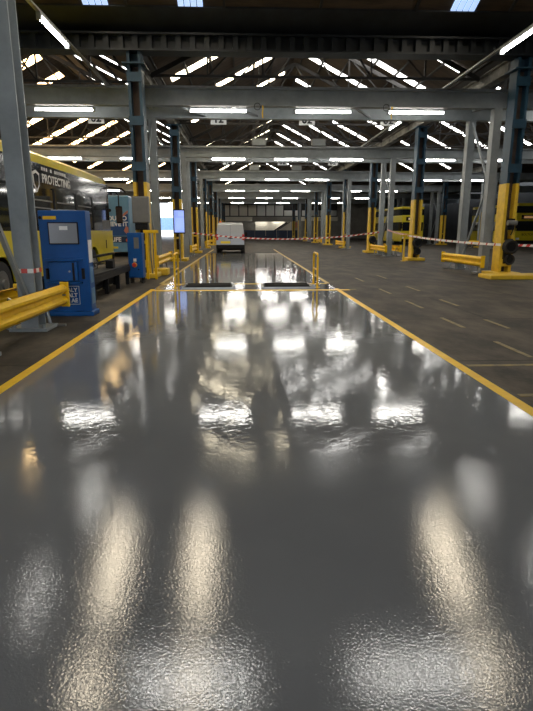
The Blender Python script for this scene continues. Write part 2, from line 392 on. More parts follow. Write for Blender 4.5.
# deep transverse girder over the first columns
g = thing('roof_girder', 'deep dark riveted girder crossing the hall high above, nearest the camera', 'girder', (0, YG, 7.08))
gb = MB().box(WXL, WXR, -0.3, 0.3, 0.0, 0.06).box(WXL, WXR, -0.3, 0.3, 0.46, 0.52).box(WXL, WXR, -0.05, 0.05, 0.06, 0.46)
gb.build('bottom_chord', M['rivet_blue'], g)
pf = []; x = WXL + 0.4
while x < WXR - 0.5:
    pf += [(x, -0.06), (x+0.12, -0.06), (x+0.14, -0.2), (x+0.3, -0.2), (x+0.32, -0.06)]; x += 0.45
pf += [(pf[-1][0], -0.052)] ; pf += [(WXL+0.4, -0.052)]
MB().prism(pf, 0.06, 0.46, 'z').build('ribbed_plate', M['rivet_blue'], g)
MB().prism([(-0.9, zn(YG-0.9)-0.06-7.08),(0.33, zn(YG+0.33)-0.06-7.08),(0.33, zn(YG+0.33)-0.01-7.08),(-0.9, zn(YG-0.9)-0.01-7.08)], WXL, WXR, 'x').build('eave_plate', M['girder'], g)  # dark sheet standing in for the shaded roof edge
# roof trusses in each bay
tr = thing('roof_truss', '', 'roof truss', (0,0,0))
hw = (XR-XL)/2 - 0.15; hz = ZR - ZV - 0.2
MB().bar((-hw,0,0),(0,0,hz),0.10,0.16).build('rafter', M['dark_steel'], tr)
MB().bar((hw,0,0),(0,0,hz),0.10,0.16).build('rafter', M['dark_steel'], tr)
MB().bar((-hw,0,0.02),(hw,0,0.02),0.07,0.09).build('tie_bar', M['dark_steel'], tr)
for s in (-1, 1):
    for a, b in (((s*hw*0.66,0,0.02),(s*hw*0.66,0,hz*0.34)), ((s*hw*0.66,0,0.02),(s*hw*0.33,0,hz*0.67)), ((s*hw*0.33,0,0.02),(s*hw*0.33,0,hz*0.67)), ((s*hw*0.33,0,0.02),(0,0,hz))):
        MB().bar(a, b, 0.06).build('strut', M['dark_steel'], tr)
first = True
for nm, xs, ys in (('centre lane', cC, [21.6,26.1,30.6,36.1,40.2,44.6,49.1,53.6]), ('left bay with the yellow bus', cL, [22.5,28.4,35.4,40.2,45]), ('right bay', cR, [24.5,29,33.2,38,43])):
    for i, y in enumerate(ys):
        place(tr, first, (xs, y, ZV-0.15), 0, '%s dark roof truss beyond the deep girder, over the %s' % (ORD[i], nm), 'roof trusses'); first = False

# valley girders along the column lines
for x, lab in ((XL, 'dark stained valley girder running into the distance above the left columns'),
               (XR, 'pale peeling valley girder running into the distance above the right columns'),
               (XF, 'valley girder above the outermost right columns'),
               (XW, 'valley girder beyond the yellow bus, at the far left')):
    v = thing('valley_girder', lab, 'girder', (x, YG+0.6, 6.75))
    MB().box(-0.17, 0.17, 0, YB-YG-0.7, 0.0, 0.05).box(-0.05, 0.05, 0, YB-YG-0.7, 0.05, 0.45).box(-0.17, 0.17, 0, YB-YG-0.7, 0.40, 0.45).build('beam', M['valley'] if x != XW else M['dark_steel'], v)
    MB().prism([(-0.3,0.57),(-0.2,0.45),(0.2,0.45),(0.3,0.57),(0.27,0.59),(0.17,0.48),(-0.17,0.48),(-0.27,0.59)], 0, YB-YG-0.7, 'y').build('gutter', M['dark_steel'], v)

# ------------------------------------------------------------------ blue columns with yellow feet
def make_column():
    t = thing('hall_column', '', 'column')
    ztop, zy = 6.70, 3.15
    def Hsec(z0, z1, pad=0.0):
        return (MB().box(-0.22-pad, -0.13+pad, -0.27-pad, 0.27+pad, z0, z1).box(0.13-pad, 0.22+pad, -0.27-pad, 0.27+pad, z0, z1))
    Hsec(zy, ztop).build('flange_shaft', M['blue_col'], t)
    Hsec(0.15, zy, 0.006).build('yellow_sleeve', M['yellow_worn'], t)
    MB().box(-0.13, 0.13, 0.02, 0.08, 0.15, ztop).build('web', M['rust'], t)
    for z in (3.5, 4.9, 6.2):
        MB().box(-0.24, 0.24, -0.30, -0.25, z, z+0.28).build('batten_plate', M['blue_col'], t)
    MB().box(-0.13, 0.13, -0.28, -0.25, 1.15, 1.25).box(-0.13, 0.13, -0.28, -0.25, 0.35, 0.6).build('yellow_batten', M['yellow_worn'], t)
    MB().box(-0.35, 0.35, -0.4, 0.4, 6.70, 6.74).build('cap_plate', M['blue_col'], t)
    MB().box(-0.46, 0.46, -0.55, 0.55, 0.0, 0.15).build('plinth', M['yellow_worn'], t, bevel=0.02)
    return t
cp = make_column(); first = True
for x, side, ks in ((-3.4, 'left', range(9)), (9.22, 'right', range(9)), (21.85, 'outer right', range(3, 8)), (-16.2, 'outer left', range(2, 8))):
    for i, k in enumerate(ks):
        if side == 'left': lab = ('blue hall column with yellow foot behind the grey panel box' if i == 0 else 'blue and yellow hall column carrying the lit screen' if i == 1 else '%s blue and yellow column from the camera in the left row' % ORD[i])
        elif side == 'right': lab = ('nearest blue column with yellow foot at the right, black hose reel on it' if i == 0 else 'second blue and yellow column in the right row, tape tied beside it' if i == 1 else '%s blue and yellow column from the camera in the right row' % ORD[i])
        else: lab = '%s blue and yellow column from the camera in the %s row' % (ORD[i], side)
        place(cp, first, (x, COLY[k] + 0.27, 0), 0, lab, 'columns of the hall'); first = False
for o in [o for o in list(COL.objects) if o.type == 'EMPTY' and o.name.startswith('hall_column') and abs(o.location.y - COLY[0] - 0.27) < 0.01]:
    MB().box(-0.22, -0.13, -0.27, 0.27, 6.74, 7.07).box(0.13, 0.22, -0.27, 0.27, 6.74, 7.07).box(-0.13, 0.13, 0.02, 0.08, 6.74, 7.07).build('column_head', M['blue_col'], o)
# the nearest right column stands on a wide yellow kerb
kb = tag(MB().box(-1.0, 1.05, -1.0, 0.0, 0, 0.14).build('kerb_block', M['yellow_worn'], bevel=0.03, loc=(9.15, 18.40, 0)), 'wide low yellow kerb block at the foot of the nearest right column', 'kerb')

# ------------------------------------------------------------------ grey steel frames
def make_frame():
    t = thing('steel_frame', '', 'steel frame')
    D = 2.2; zb, zt = 5.80, 6.37
    for x in (XW, XL, XR, XF):
        for y in (0, D):
            mb = MB()   # H section, flanges across X
            mb.box(x-0.14, x+0.14, y-0.17, y-0.14, 0.05, zb).box(x-0.14, x+0.14, y+0.14, y+0.17, 0.05, zb).box(x-0.02, x+0.02, y-0.14, y+0.14, 0.05, zb)
            mb.box(x-0.14, x-0.115, y-0.17, y+0.17, 0.05, zb)
            c = mb.build('column', M['grey'], t)
            MB().box(x-0.3, x+0.3, y-0.27, y+0.27, 0, 0.05).cyl((x-0.23,y-0.2,0.05),(x-0.23,y-0.2,0.1),0.025).cyl((x+0.23,y-0.2,0.05),(x+0.23,y-0.2,0.1),0.025).build('base_plate', M['grey'], c)
        MB().bar((x, D-0.15, 0.5), (x, 0.15, 3.25), 0.07).build('brace', M['grey'], t)
        MB().bar((x, 0.15, 3.25), (x, D-0.15, 5.7), 0.07).build('brace', M['grey'], t)
        MB().bar((x, 0.14, zt-0.2), (x, D-0.14, zt-0.2), 0.12).build('cross_tie', M['grey'], t)
    for y in (0, D):
        MB().box(WXL+0.4, WXR-0.6, y-0.15, y+0.15, zb, zb+0.035).box(WXL+0.4, WXR-0.6, y-0.15, y+0.15, zt-0.035, zt).box(WXL+0.4, WXR-0.6, y-0.015, y+0.015, zb+0.035, zt-0.035).build('beam', M['grey'], t)
    MB().box(WXL+0.4, XR+2, -0.05, 0.12, zt, zt+0.08).build('cable_tray', M['galv'], t)
    for x in (-9.6, -1.4, 0.6, 5.0, 13, 17.4):
        MB().bar((x-1.1, 0.1, zb+0.1), (x, D-0.1, zb+0.1), 0.08).build('plan_brace', M['grey'], t)
    return t
fp = make_frame()
FR = ['grey steel double frame nearest the camera, only its left leg in view', 'nearest grey steel double frame spanning the whole hall',
      'second grey steel frame spanning the hall, behind the nearest', 'third grey steel frame spanning the hall', 'fourth grey steel frame spanning the hall',
      'fifth grey steel frame, before the far end', 'last grey steel frame, close to the far wall']
for i, (a, b) in enumerate(FRAMES):
    place(fp, i == 0, (0, a, 0), 0, FR[i], 'grey steel frames')

# ------------------------------------------------------------------ fluorescent lamps
def make_lamp(L=2.1):
    t = thing('fluorescent_lamp', '', 'lamp')
    MB().box(-L/2, L/2, -0.06, 0.06, 0.05, 0.11).build('housing', M['grey'], t, bevel=0.01)
    MB().cyl((-L/2+0.06, 0, 0.0), (L/2-0.06, 0, 0.0), 0.042, 10).build('tube', M['tube'], t, smooth=True)
    for s in (-1, 1):
        MB().box(s*L/2-0.03, s*L/2+0.03, -0.055, 0.055, -0.06, 0.10).build('end_cap', M['grey'], t)
    return t
lp = make_lamp(); first = True
LX = [(-14.4,'fourth lamp left of the lane'), (-10.65,'third lamp left of the lane'), (-6.32,'second lamp left of the lane'), (-0.84,'lamp over the left of the lane'), (2.95,'lamp over the right of the lane'),
      (6.38,'first lamp right of the lane'), (12.1,'second lamp right of the lane'), (16.2,'third lamp right of the lane'), (19.9,'fourth lamp right of the lane'), (25.5, 'fifth lamp right of the lane')]
SKIP = {1: (0, 1, 7, 8, 9), 2: (0, 8, 9), 0: (0, 1, 9, 8), 3: (0, 9), 4: (8, 9), 5: (8, 9), 6: (8, 9)}
for i, (a, b) in enumerate(FRAMES):
    for j, (x, w) in enumerate(LX):
        if j in SKIP.get(i, ()): continue
        place(lp, first, (x, a+0.62, 5.78), 0, 'lit fluorescent tube under the %s steel frame, %s' % (ORD[i], w), 'fluorescent lamps under the frames'); first = False
# each frame lamp hangs on a bracket fixed to the front beam
hm = MB().box(-0.7, -0.66, -0.6, 0.03, 0.11, 0.13).box(0.66, 0.7, -0.6, 0.03, 0.11, 0.13).box(-0.7, 0.7, -0.02, 0.02, 0.112, 0.128).build('hanger', M['dark_steel'])
for x, w in ((-1.0, 'left'), (2.75, 'right')):  # extra unseen tubes, added to strengthen the floor reflections
    place(lp, False, (x, FRAMES[0][0] + 0.98, 5.78), 0, 'second lit tube added to the %s pair under the frame overhead' % w, 'fluorescent lamps under the frames')
for n_, o in enumerate([o for o in list(COL.objects) if o.type == 'EMPTY' and o.name.startswith('fluorescent_lamp')]):
    h = hm if n_ == 0 else hm.copy()
    if n_: COL.objects.link(h)
    h.parent = o
# lamps on the lengthwise cable trays
lt = make_lamp()
MB().box(-0.5, -0.46, -0.05, 0.05, 0.10, 0.125).box(-0.5, 0.5, -0.02, 0.02, 0.10, 0.112).box(0.46, 0.5, -0.05, 0.05, 0.10, 0.125).build('hanger', M['galv'], lt)
for side, x, n0 in (('left', -4.78, 0), ('right', 7.4, 0)):
    t = thing('cable_tray', 'thin cable tray running lengthwise above the frames at the %s of the lane' % side, 'cable tray', (x, 2, 6.62))
    MB().box(-0.05, 0.05, 0, 78, 0, 0.015).box(-0.05, -0.04, 0, 78, 0.015, 0.05).box(0.04, 0.05, 0, 78, 0.015, 0.05).build('tray', M['galv'], t)
    MB().tube([(0.02, 0.1, 0.045), (0.03, 30, 0.045), (0.0, 77.8, 0.045)], 0.022).build('cable', M['white'], t)
    for k, y in enumerate((10.9, 15.4, 27.3, 40.3)):
        l = place(lt, k == 0 and side == 'left', (x, y, 6.513), PI/2, 'lit fluorescent tube along the %s cable tray, %s one from the camera' % (side, ORD[k]), 'lamps on the cable trays')

# hanging bay signs behind the first frames
for fi in (1, 2):
    for x, s in ((-5.67, '02'), (-0.92, '12'), (2.57, '02'), (5.82, '02')):
        where = {-5.67: 'over the left bay', -0.92: 'left of centre over the lane', 2.57: 'right of centre over the lane', 5.82: 'beside the right tray'}[x]
        y = FRAMES[fi][1] + 0.19
        t = thing('bay_sign', 'small white number sign %s, hung behind the %s' % (where, 'nearest spanning frame' if fi == 1 else 'second spanning frame'), 'sign', (x, y, 5.64), 0, 'bay number signs')
        MB().box(-0.31, 0.31, 0, 0.03, 0, 0.5).build('board', M['sign'], t, bevel=0.005)
        text_mesh(s, 0.40, M['black'], t, at(0, -0.004, 0.07) @ FACE_S, 'number', 'CENTER', 0.003, 0.012)
# equipment boxes on top of the frames
for fi, (a, b) in ((2, FRAMES[2]), (3, FRAMES[3])):
    for x, w in ((1.0, 'left'), (4.55, 'right')):
        t = thing('junction_box', 'grey equipment box on top of the %s spanning frame, %s one' % (ORD[fi-1], w), 'junction box', (x, a, 6.45), 0, 'boxes on the frames')
        MB().box(-0.42, 0.42, -0.14, 0.14, 0, 0.42).build('case', M['panel_grey'], t, bevel=0.02)
        MB().box(-0.38, 0.38, -0.16, -0.14, 0.04, 0.38).build('lid', M['grey'], t)
# yellow pull straps under the first frame
for x, w in ((0.72, 'over the middle of the lane'), (5.25, 'right of the lane')):
    t = thing('pull_strap', 'yellow strap hanging from the nearest spanning frame %s' % w, 'strap', (x, 20.0, 5.4), 0, 'hanging straps')
    MB().tube([(0,0,0.45),(0.015,0,0.3),(-0.01,0,0.15),(0.01,0,0.0)], 0.022).build('strap', M['yellow'], t)
    MB().torus((-0.18,0.05,0.38), 'y', 0.11, 0.012, 18, 6).build('cable_loop', M['black'], t)
    MB().box(-0.08, 0.08, -0.03, 0.1, 0.4, 0.5).build('bracket', M['grey'], t)

# ------------------------------------------------------------------ guard rails (W beam on bent brackets)
def make_rail(L):
    t = thing('guard_rail', '', 'guard rail')
    prof = [(0.0,0.66),(0.035,0.65),(0.085,0.60),(0.085,0.56),(0.02,0.51),(0.02,0.45),(0.085,0.40),(0.085,0.36),(0.035,0.31),(0.0,0.30),
            (-0.02,0.31),(0.015,0.335),(0.06,0.37),(0.06,0.39),(-0.005,0.44),(-0.005,0.52),(0.06,0.57),(0.06,0.59),(0.015,0.63),(-0.02,0.65)]
    MB().prism(prof, -L/2, L/2, 'y').build('rail_beam', M['yellow'], t)
    for s in (-1, 1):
        y = s*L/2
        e = MB().box(-0.05, 0.10, y-0.025, y+0.025, 0.26, 0.70).build('end_plate', M['yellow'], t, bevel=0.012)
        yl = s*(L/2-0.55)
        MB().tube([(-0.02,yl,0.5),(-0.10,yl,0.46),(-0.13,yl,0.34),(-0.10,yl,0.16),(-0.08,yl,0.05),(-0.02,yl,0.015),(0.18,yl,0.015)], 0.03).build('bent_leg', M['galv'], t)
        b = MB()
        for z in (0.35, 0.48, 0.61): b.cyl((0.0, y-s*0.12, z), (0.075, y-s*0.12, z), 0.016, 8)
        b.build('bolt', M['galv'], t)
    return t
rp = make_rail(3.9); first = True
RAILS = [(-3.22, 7.75, 0, 'yellow guard rail in the left foreground, in front of the grey column and kiosk'),
         (-3.86, 7.45, PI, 'yellow guard rail behind the nearest left column, by the bus'),
         (-3.2, 22.0, 0, 'yellow guard rail on the left beside the small hoop'),
         (-3.2, 35.3, 0, 'yellow guard rail on the left beyond the lit screen'),
         (-3.2, 48.9, 0, 'yellow guard rail on the left, level with the van'),
         (-3.2, 62.2, 0, 'farthest yellow guard rail on the left'),
         (8.62, 21.05, PI, 'nearest yellow guard rail on the right, beside the hose reel column'),
         (8.62, 34.4, PI, 'second yellow guard rail on the right, before a pair of grey legs'),
         (9.62, 34.9, 0, 'yellow guard rail behind the second right pair of grey legs'),
         (8.62, 48.1, PI, 'third yellow guard rail along the right'),
         (8.62, 61.7, PI, 'fourth yellow guard rail along the right, far off'),
         (8.62, 75.2, PI, 'farthest yellow guard rail along the right'),
         (21.1, 48.3, PI, 'yellow guard rail by the outer right columns, farther back'),
         (21.1, 35.0, PI, 'yellow guard rail by the outer right columns, nearer one')]
for x, y, rz, lab in RAILS:
    place(rp, first, (x, y, 0), rz, lab, 'yellow guard rails'); first = False

# ------------------------------------------------------------------ blue kiosk
M['kiosk_label'] = mat('kiosk_label', (0.10, 0.25, 0.45), 0.5)
k = thing('payment_kiosk', 'tall blue kiosk with a grey screen beside the nearest grey column', 'kiosk', (-3.33, 10.25, 0))
MB().box(-0.43, 0.43, 0.03, 0.36, 0.08, 1.95).build('body', M['kiosk'], k, bevel=0.018)
MB().box(-0.47, 0.47, -0.02, 0.41, 0.0, 0.09).build('base', M['kiosk'], k, bevel=0.015)
sb = MB().box(-0.26, 0.29, 0.008, 0.032, 1.34, 1.74).build('screen_bezel', M['black'], k, bevel=0.006)
MB().box(-0.24, 0.27, 0.003, 0.010, 1.36, 1.72).build('screen', M['screen_grey'], sb)
tag_ = MB().box(-0.05, 0.10, -0.001, 0.004, 1.60, 1.67).build('screen_notice', M['white'], sb)
MB().box(-0.36, 0.34, -0.10, 0.04, 1.04, 1.075).build('shelf', M['kiosk'], k, bevel=0.006)
hb = MB().box(-0.28, 0.24, -0.07, 0.04, 0.66, 1.03).build('hatch', M['kiosk'], k, bevel=0.012)
MB().cyl((0.10, -0.09, 0.85), (0.10, -0.07, 0.85), 0.018).build('lock', M['galv'], hb)
MB().box(0.15, 0.19, -0.075, -0.068, 0.68, 1.01).build('hatch_edge', M['black'], hb)
MB().box(-0.34, 0.30, -0.06, 0.04, 0.615, 0.655).build('lower_lip', M['kiosk'], k, bevel=0.006)
for x0 in (-0.36, 0.30):
    MB().box(x0, x0+0.05, -0.02, 0.035, 0.70, 0.90).build('side_latch', M['black'], k, bevel=0.01)
MB().box(-0.34, -0.10, 0.022, 0.031, 1.79, 1.85).build('warning_label', M['yellow'], k)
MB().cyl((-0.38, 0.0, 1.82), (-0.38, 0.035, 1.82), 0.03).build('camera_eye', M['black'], k)
fr = MB().box(-0.12, 0.22, 0.024, 0.031, 0.10+0.12, 0.108+0.12).box(-0.12, 0.22, 0.024, 0.031, 0.56, 0.568).box(0.212, 0.22, 0.024, 0.031, 0.22, 0.568).box(-0.12, -0.112, 0.024, 0.031, 0.22, 0.568)
fr.build('logo_frame', M['white'], k)
text_mesh('ALY\nALT\nAE', 0.105, M['white'], k, at(0.18, 0.027, 0.46) @ FACE_S, 'lettering', 'RIGHT', 0.002, 0.003)
MB().box(0.427, 0.437, 0.08, 0.3, 1.0, 1.42).build('side_notice', M['white'], k)
MB().box(0.427, 0.437, 0.08, 0.3, 0.22, 0.52).build('side_label', M['kiosk_label'], k)
MB().box(0.427, 0.437, 0.1, 0.26, 0.62, 0.92).build('side_label', M['kiosk_label'], k)
MB().box(-0.2, 0.2, 0.1, 0.3, 1.95, 1.965).build('top_hatch', M['galv'], k)

# ------------------------------------------------------------------ blue control cabinet, panel box, guard hoop by the left column
c = thing('control_cabinet', 'slim blue control cabinet with a red emergency button, beside the black platform', 'cabinet', (-3.30, 16.75, 0))
MB().box(-0.22, 0.22, 0, 0.42, 0.16, 1.52).build('body', M['cabinet'], c, bevel=0.015)
MB().box(-0.19, 0.19, -0.012, 0.004, 0.2, 1.48).build('door', M['cabinet'], c, bevel=0.006)
MB().box(-0.02, 0.13, -0.018, -0.011, 1.05, 1.38).build('notice', M['panel_grey'], c)
eb = MB().cyl((-0.03,-0.015,0.56),(-0.03,-0.035,0.56),0.075,16).build('button_plate', M['yellow'], c)
MB().cyl((-0.03,-0.035,0.56),(-0.03,-0.09,0.56),0.05,16,0.06).build('emergency_button', M['red'], eb)
MB().box(-0.06, 0.03, -0.02, -0.011, 0.66, 0.75).build('switch', M['white'], c)
MB().cyl((0.09,-0.02,0.42),(0.09,-0.05,0.42),0.022,10).build('selector_knob', M['black'], c)
for x in (-0.17, 0.17):
    MB().box(x-0.03, x+0.03, 0.03, 0.39, 0, 0.16).build('foot', M['black'], c)
MB().tube([(0.1,0.05,0.18),(0.12,0.0,0.05),(0.2,-0.02,0.03),(0.22,0.05,0.12),(0.17,0.2,0.2)], 0.02).build('cable', M['black'], c)

p = thing('panel_box', 'grey electrical panel box on the front of the first left column', 'electrical box', (-3.38, 18.38, 1.82))
MB().box(-0.27, 0.27, 0.02, 0.28, 0, 0.86).build('case', M['panel_grey'], p, bevel=0.02)
MB().box(-0.25, 0.25, -0.005, 0.03, 0.03, 0.83).build('door', M['panel_grey'], p, bevel=0.012)
MB().box(-0.2, 0.2, 0.04, 0.27, -0.22, 0.0).build('gland_box', M['black'], p)
MB().tube([(0.22,0.15,0),(0.26,0.15,-0.4),(0.25,0.15,-1.0),(0.28,0.2,-1.7)], 0.025).build('conduit', M['galv'], p)

h = thing('column_guard', 'tall yellow bar guard between the blue cabinet and the small hoop', 'guard', (-3.02, 18.1, 0))
for x in (-0.15, 0.12):
    MB().box(x-0.04, x+0.04, -0.04, 0.04, 0, 1.5).build('post', M['yellow'], h, bevel=0.008)
MB().box(-0.24, 0.24, -0.07, 0.07, 1.5, 1.6).build('top_bar', M['yellow'], h, bevel=0.01)
tag(MB().box(-0.25, 0.25, -0.3, 0.3, 0, 0.24).build('kerb_block', M['yellow_worn'], bevel=0.03, loc=(-2.98, 19.9, 0)), 'chunky yellow block on the floor by the first left column', 'kerb')

# ------------------------------------------------------------------ screen on the second left column
s = thing('display_screen', 'lit blue portrait screen facing the lane on the second left column', 'screen', (-3.22, 28.02, 0), math.radians(12))
cs = MB().box(-0.29, 0.29, 0.02, 0.14, 1.42, 2.62).build('housing', M['black'], s, bevel=0.02)
MB().box(-0.25, 0.25, 0.008, 0.022, 1.48, 2.56).build('display', M['lcd'], cs)
MB().box(-0.19, 0.22, 0.002, 0.009, 1.55, 2.2).build('display_text_block', M['lcd_white'], cs)
MB().box(-0.05, 0.22, 0.002, 0.009, 2.28, 2.48).build('display_heading', M['lcd_white'], cs)
MB().cyl((0, 0.1, 0.02), (0, 0.1, 1.42), 0.035).build('pole', M['galv'], s)
MB().box(-0.15, 0.15, -0.02, 0.22, 0, 0.02).build('foot_plate', M['galv'], s)

# ------------------------------------------------------------------ black service platform along the left edge
b = thing('service_platform', 'low black steel platform frame along the left edge, between the blue kiosk and cabinet', 'platform', (-3.62, 11.3, 0))
MB().box(-0.32, 0.18, 0, 5.2, 0.52, 0.60).build('deck', M['black'], b, bevel=0.01)
MB().box(0.16, 0.2, 0, 5.2, 0.40, 0.54).build('edge_beam', M['black'], b)
for y in (0.1, 1.35, 2.6, 3.85, 5.1):
    for x in (-0.26, 0.12):
        MB().box(x-0.05, x+0.05, y-0.05, y+0.05, 0, 0.52).build('leg', M['black'], b)
MB().box(-0.30, -0.27, 0.05, 5.15, 0.05, 0.5).build('skirt', M['black'], b)
MB().bar((-0.28, 0, 0.92), (-0.28, 5.2, 0.92), 0.06).build('hand_rail', M['black'], b)
MB().bar((-0.28, 0, 0.75), (-0.28, 5.2, 0.75), 0.04).build('mid_rail', M['black'], b)
for y in (0.05, 2.6, 5.15):
    MB().bar((-0.28, y, 0.6), (-0.28, y, 0.92), 0.05).build('stanchion', M['black'], b)
MB().box(-0.06, 0.14, 3.3, 3.55, 0.6, 0.82).build('motor_box', M['black'], b, bevel=0.02)

# ------------------------------------------------------------------ brake tester pits and hoops
for x0, w in ((-1.72, 'left'), (0.52, 'right')):
    t = thing('roller_pit', 'steel framed roller pit set in the floor, %s one of the two across the lane' % w, 'roller pit', (x0, 14.95, 0))
    MB().box(0, 1.45, 0, 0.05, 0.004, 0.045).box(0, 1.45, 1.05, 1.10, 0.004, 0.045).box(0, 0.05, 0.05, 1.05, 0.004, 0.045).box(1.40, 1.45, 0.05, 1.05, 0.004, 0.045).build('pit_frame', M['galv'], t)
    MB().box(0.05, 1.40, 0.05, 1.05, 0.004, 0.02).build('cover_plate', M['black'], t)
    for y in (0.32, 0.78):
        MB().cyl((0.1, y, 0.04), (1.35, y, 0.04), 0.055, 16).build('roller', M['rubber'], t, smooth=True)
    MB().box(1.42, 1.5, 0.0, 0.3, 0.004, 0.09).build('bearing_block', M['galv'], t)
for x, w in ((-1.93, 'left'), (2.10, 'right')):
    t = thing('safety_hoop', 'narrow yellow tubular hoop standing at the %s end of the roller pits' % w, 'hoop', (x, 15.22, 0), 0, 'yellow hoops by the pits')
    pts = [(0,0,0.01),(0,0,0.86),(0,0.03,0.92),(0,0.1,0.95),(0,0.75,0.95),(0,0.82,0.92),(0,0.85,0.86),(0,0.85,0.01)]
    MB().tube(pts, 0.028, 10).build('hoop_tube', M['yellow'], t, smooth=True)
    MB().tube([(0,0,0.5),(0,0.85,0.5)], 0.024, 10).build('cross_bar', M['yellow'], t, smooth=True)
    for y in (0, 0.85):
        MB().box(-0.07, 0.07, y-0.07, y+0.07, 0, 0.012).build('foot_plate', M['yellow'], t)

# ------------------------------------------------------------------ hose reel and motor on the nearest right column
r = thing('hose_reel', 'black hose reel hung on the nearest right yellow column', 'hose reel', (9.24, 18.62, 0.95))
MB().box(-0.13, 0.13, -0.02, 0.04, -0.5, 0.35).build('back_plate', M['black'], r)
for q in range(3):
    MB().torus((0.0, -0.08 - 0.07*q, 0.08), 'y', 0.22 - 0.01*q, 0.045, 24, 8).build('hose_coil', M['rubber'], r, smooth=True)
MB().torus((0.04, -0.10, -0.36), 'y', 0.15, 0.04, 24, 8).build('lower_coil', M['rubber'], r, smooth=True)
MB().cyl((0,-0.2,0.08),(0,0.0,0.08),0.20).cyl((0.04,-0.12,-0.36),(0.04,0,-0.36),0.14).build('hub', M['black'], r)
mo = thing('winch_motor', 'small grey motor bracket above the hose reel on the right column', 'motor', (9.24, 18.62, 1.72))
MB().cyl((-0.16,-0.1,0.12),(0.16,-0.1,0.12),0.085).build('motor_body', M['panel_grey'], mo)
MB().box(-0.13, 0.13, -0.04, 0.02, -0.12, 0.26).build('bracket', M['black'], mo)
MB().tube([(0.05,-0.1,0.05),(0.02,-0.13,-0.15),(-0.02,-0.12,-0.3)], 0.025).build('cable', M['black'], mo)
# dark reels on the two next right columns
for yy, w in ((COLY[1], 'second'), (COLY[2], 'third')):
    r2 = copy_tree(r); r2.location = (9.24, yy - 0.08, 0.85); r2['label'] = 'dark hose reel low on the %s right yellow column' % w
    for o in (r, r2): o['group'] = 'hose reels'
ts = thing('tape_stand', 'thin yellow post with a cross bar beside the second right column', 'post', (8.45, 28.3, 0))
MB().box(-0.04, 0.04, -0.04, 0.04, 0.02, 1.3).build('post', M['yellow_worn'], ts)
MB().box(-0.1, 0.75, -0.05, 0.05, 1.3, 1.37).build('cross_bar', M['yellow_worn'], ts)
MB().box(-0.12, 0.12, -0.12, 0.12, 0, 0.02).build('foot_plate', M['yellow_worn'], ts)

# ------------------------------------------------------------------ barrier tape
def tape(a, b, sag, label, seg=0.16, every=2, w=0.085, name='barrier_tape'):
    a, b = Vector(a), Vector(b); L = (b-a).length; n = max(6, int(L/seg)); mb = MB()
    def P(t): return a.lerp(b, t) - Vector((0,0,sag*4*t*(1-t)))
    sl = 0.5/n
    d = (b-a).normalized(); nrm = Vector((-d.y, d.x, 0)) * 0.0015
    for i in range(n):
        t0, t1 = i/n, (i+1)/n
        q = [P(t0)+Vector((0,0,-w/2)), P(t1)+Vector((0,0,-w/2)), P(min(1,t1+sl))+Vector((0,0,w/2)), P(min(1,t0+sl))+Vector((0,0,w/2))]
        mb.add([v-nrm for v in q]+[v+nrm for v in q], [(0,1,2,3),(7,6,5,4),(0,4,5,1),(2,6,7,3)], 1 if i % every == 1 else 0)
    return tag(mb.build(name, [M['tape_white'], M['tape_red']]), label, 'barrier tape', 'red and white tape')
tape((-3.33, 35.6, 1.43), (8.9, 35.6, 1.46), 0.42, 'red and white tape strung across the lane in front of the van')
tape((8.9, 33.5, 1.62), (8.6, 28.3, 1.36), 0.05, 'short tape between grey legs and the second right column')
tape((8.6, 28.3, 1.32), (8.98, 18.64, 1.10), 0.06, 'pale tape running between the first two right columns', seg=0.1, every=6)
tape((9.46, 18.66, 1.09), (14.5, 17.0, 0.98), 0.03, 'tape running off to the right from the hose reel column', seg=0.12)
wt = MB(); zt0 = 0.93
for i in range(12):
    t0, t1 = i/12, (i+1)/12
    def wp(t):
        u = t*4; q = 0.176
        qx = 0.146; c4 = [(-qx,-q),(qx,-q),(qx,q),(-qx,q),(-qx,-q)]; i0 = min(3,int(u)); f = u-i0
        return (c4[i0][0]+(c4[i0+1][0]-c4[i0][0])*f, c4[i0][1]+(c4[i0+1][1]-c4[i0][1])*f)
    p0, p1 = wp(t0), wp(t1)
    wt.add([(p0[0],p0[1],zt0),(p1[0],p1[1],zt0),(p1[0],p1[1],zt0+0.07),(p0[0],p0[1],zt0+0.07)], [(0,1,2,3)], i % 2)
tag(wt.build('barrier_tape', [M['tape_white'], M['tape_red']], loc=(XL, 8.9, 0)), 'red and white tape wound round the nearest left grey column', 'barrier tape', 'red and white tape')

# ------------------------------------------------------------------ vehicles
def wheel(parent, x, y, r, w, side):
    """side: +1 outer face towards +X"""
    t = MB().cyl((x-w/2, y, r), (x+w/2, y, r), r, 28).build('wheel', M['rubber'], parent, smooth=True)
    rim = MB().cyl((x+side*(w/2-0.03), y, r), (x+side*(w/2+0.012), y, r), r*0.6, 24)
    rim.build('rim', M['galv'], t, smooth=True)
    MB().cyl((x+side*(w/2), y, r), (x+side*(w/2+0.06), y, r), r*0.22, 14).build('hub', M['panel_grey'], t, smooth=True)
    return t

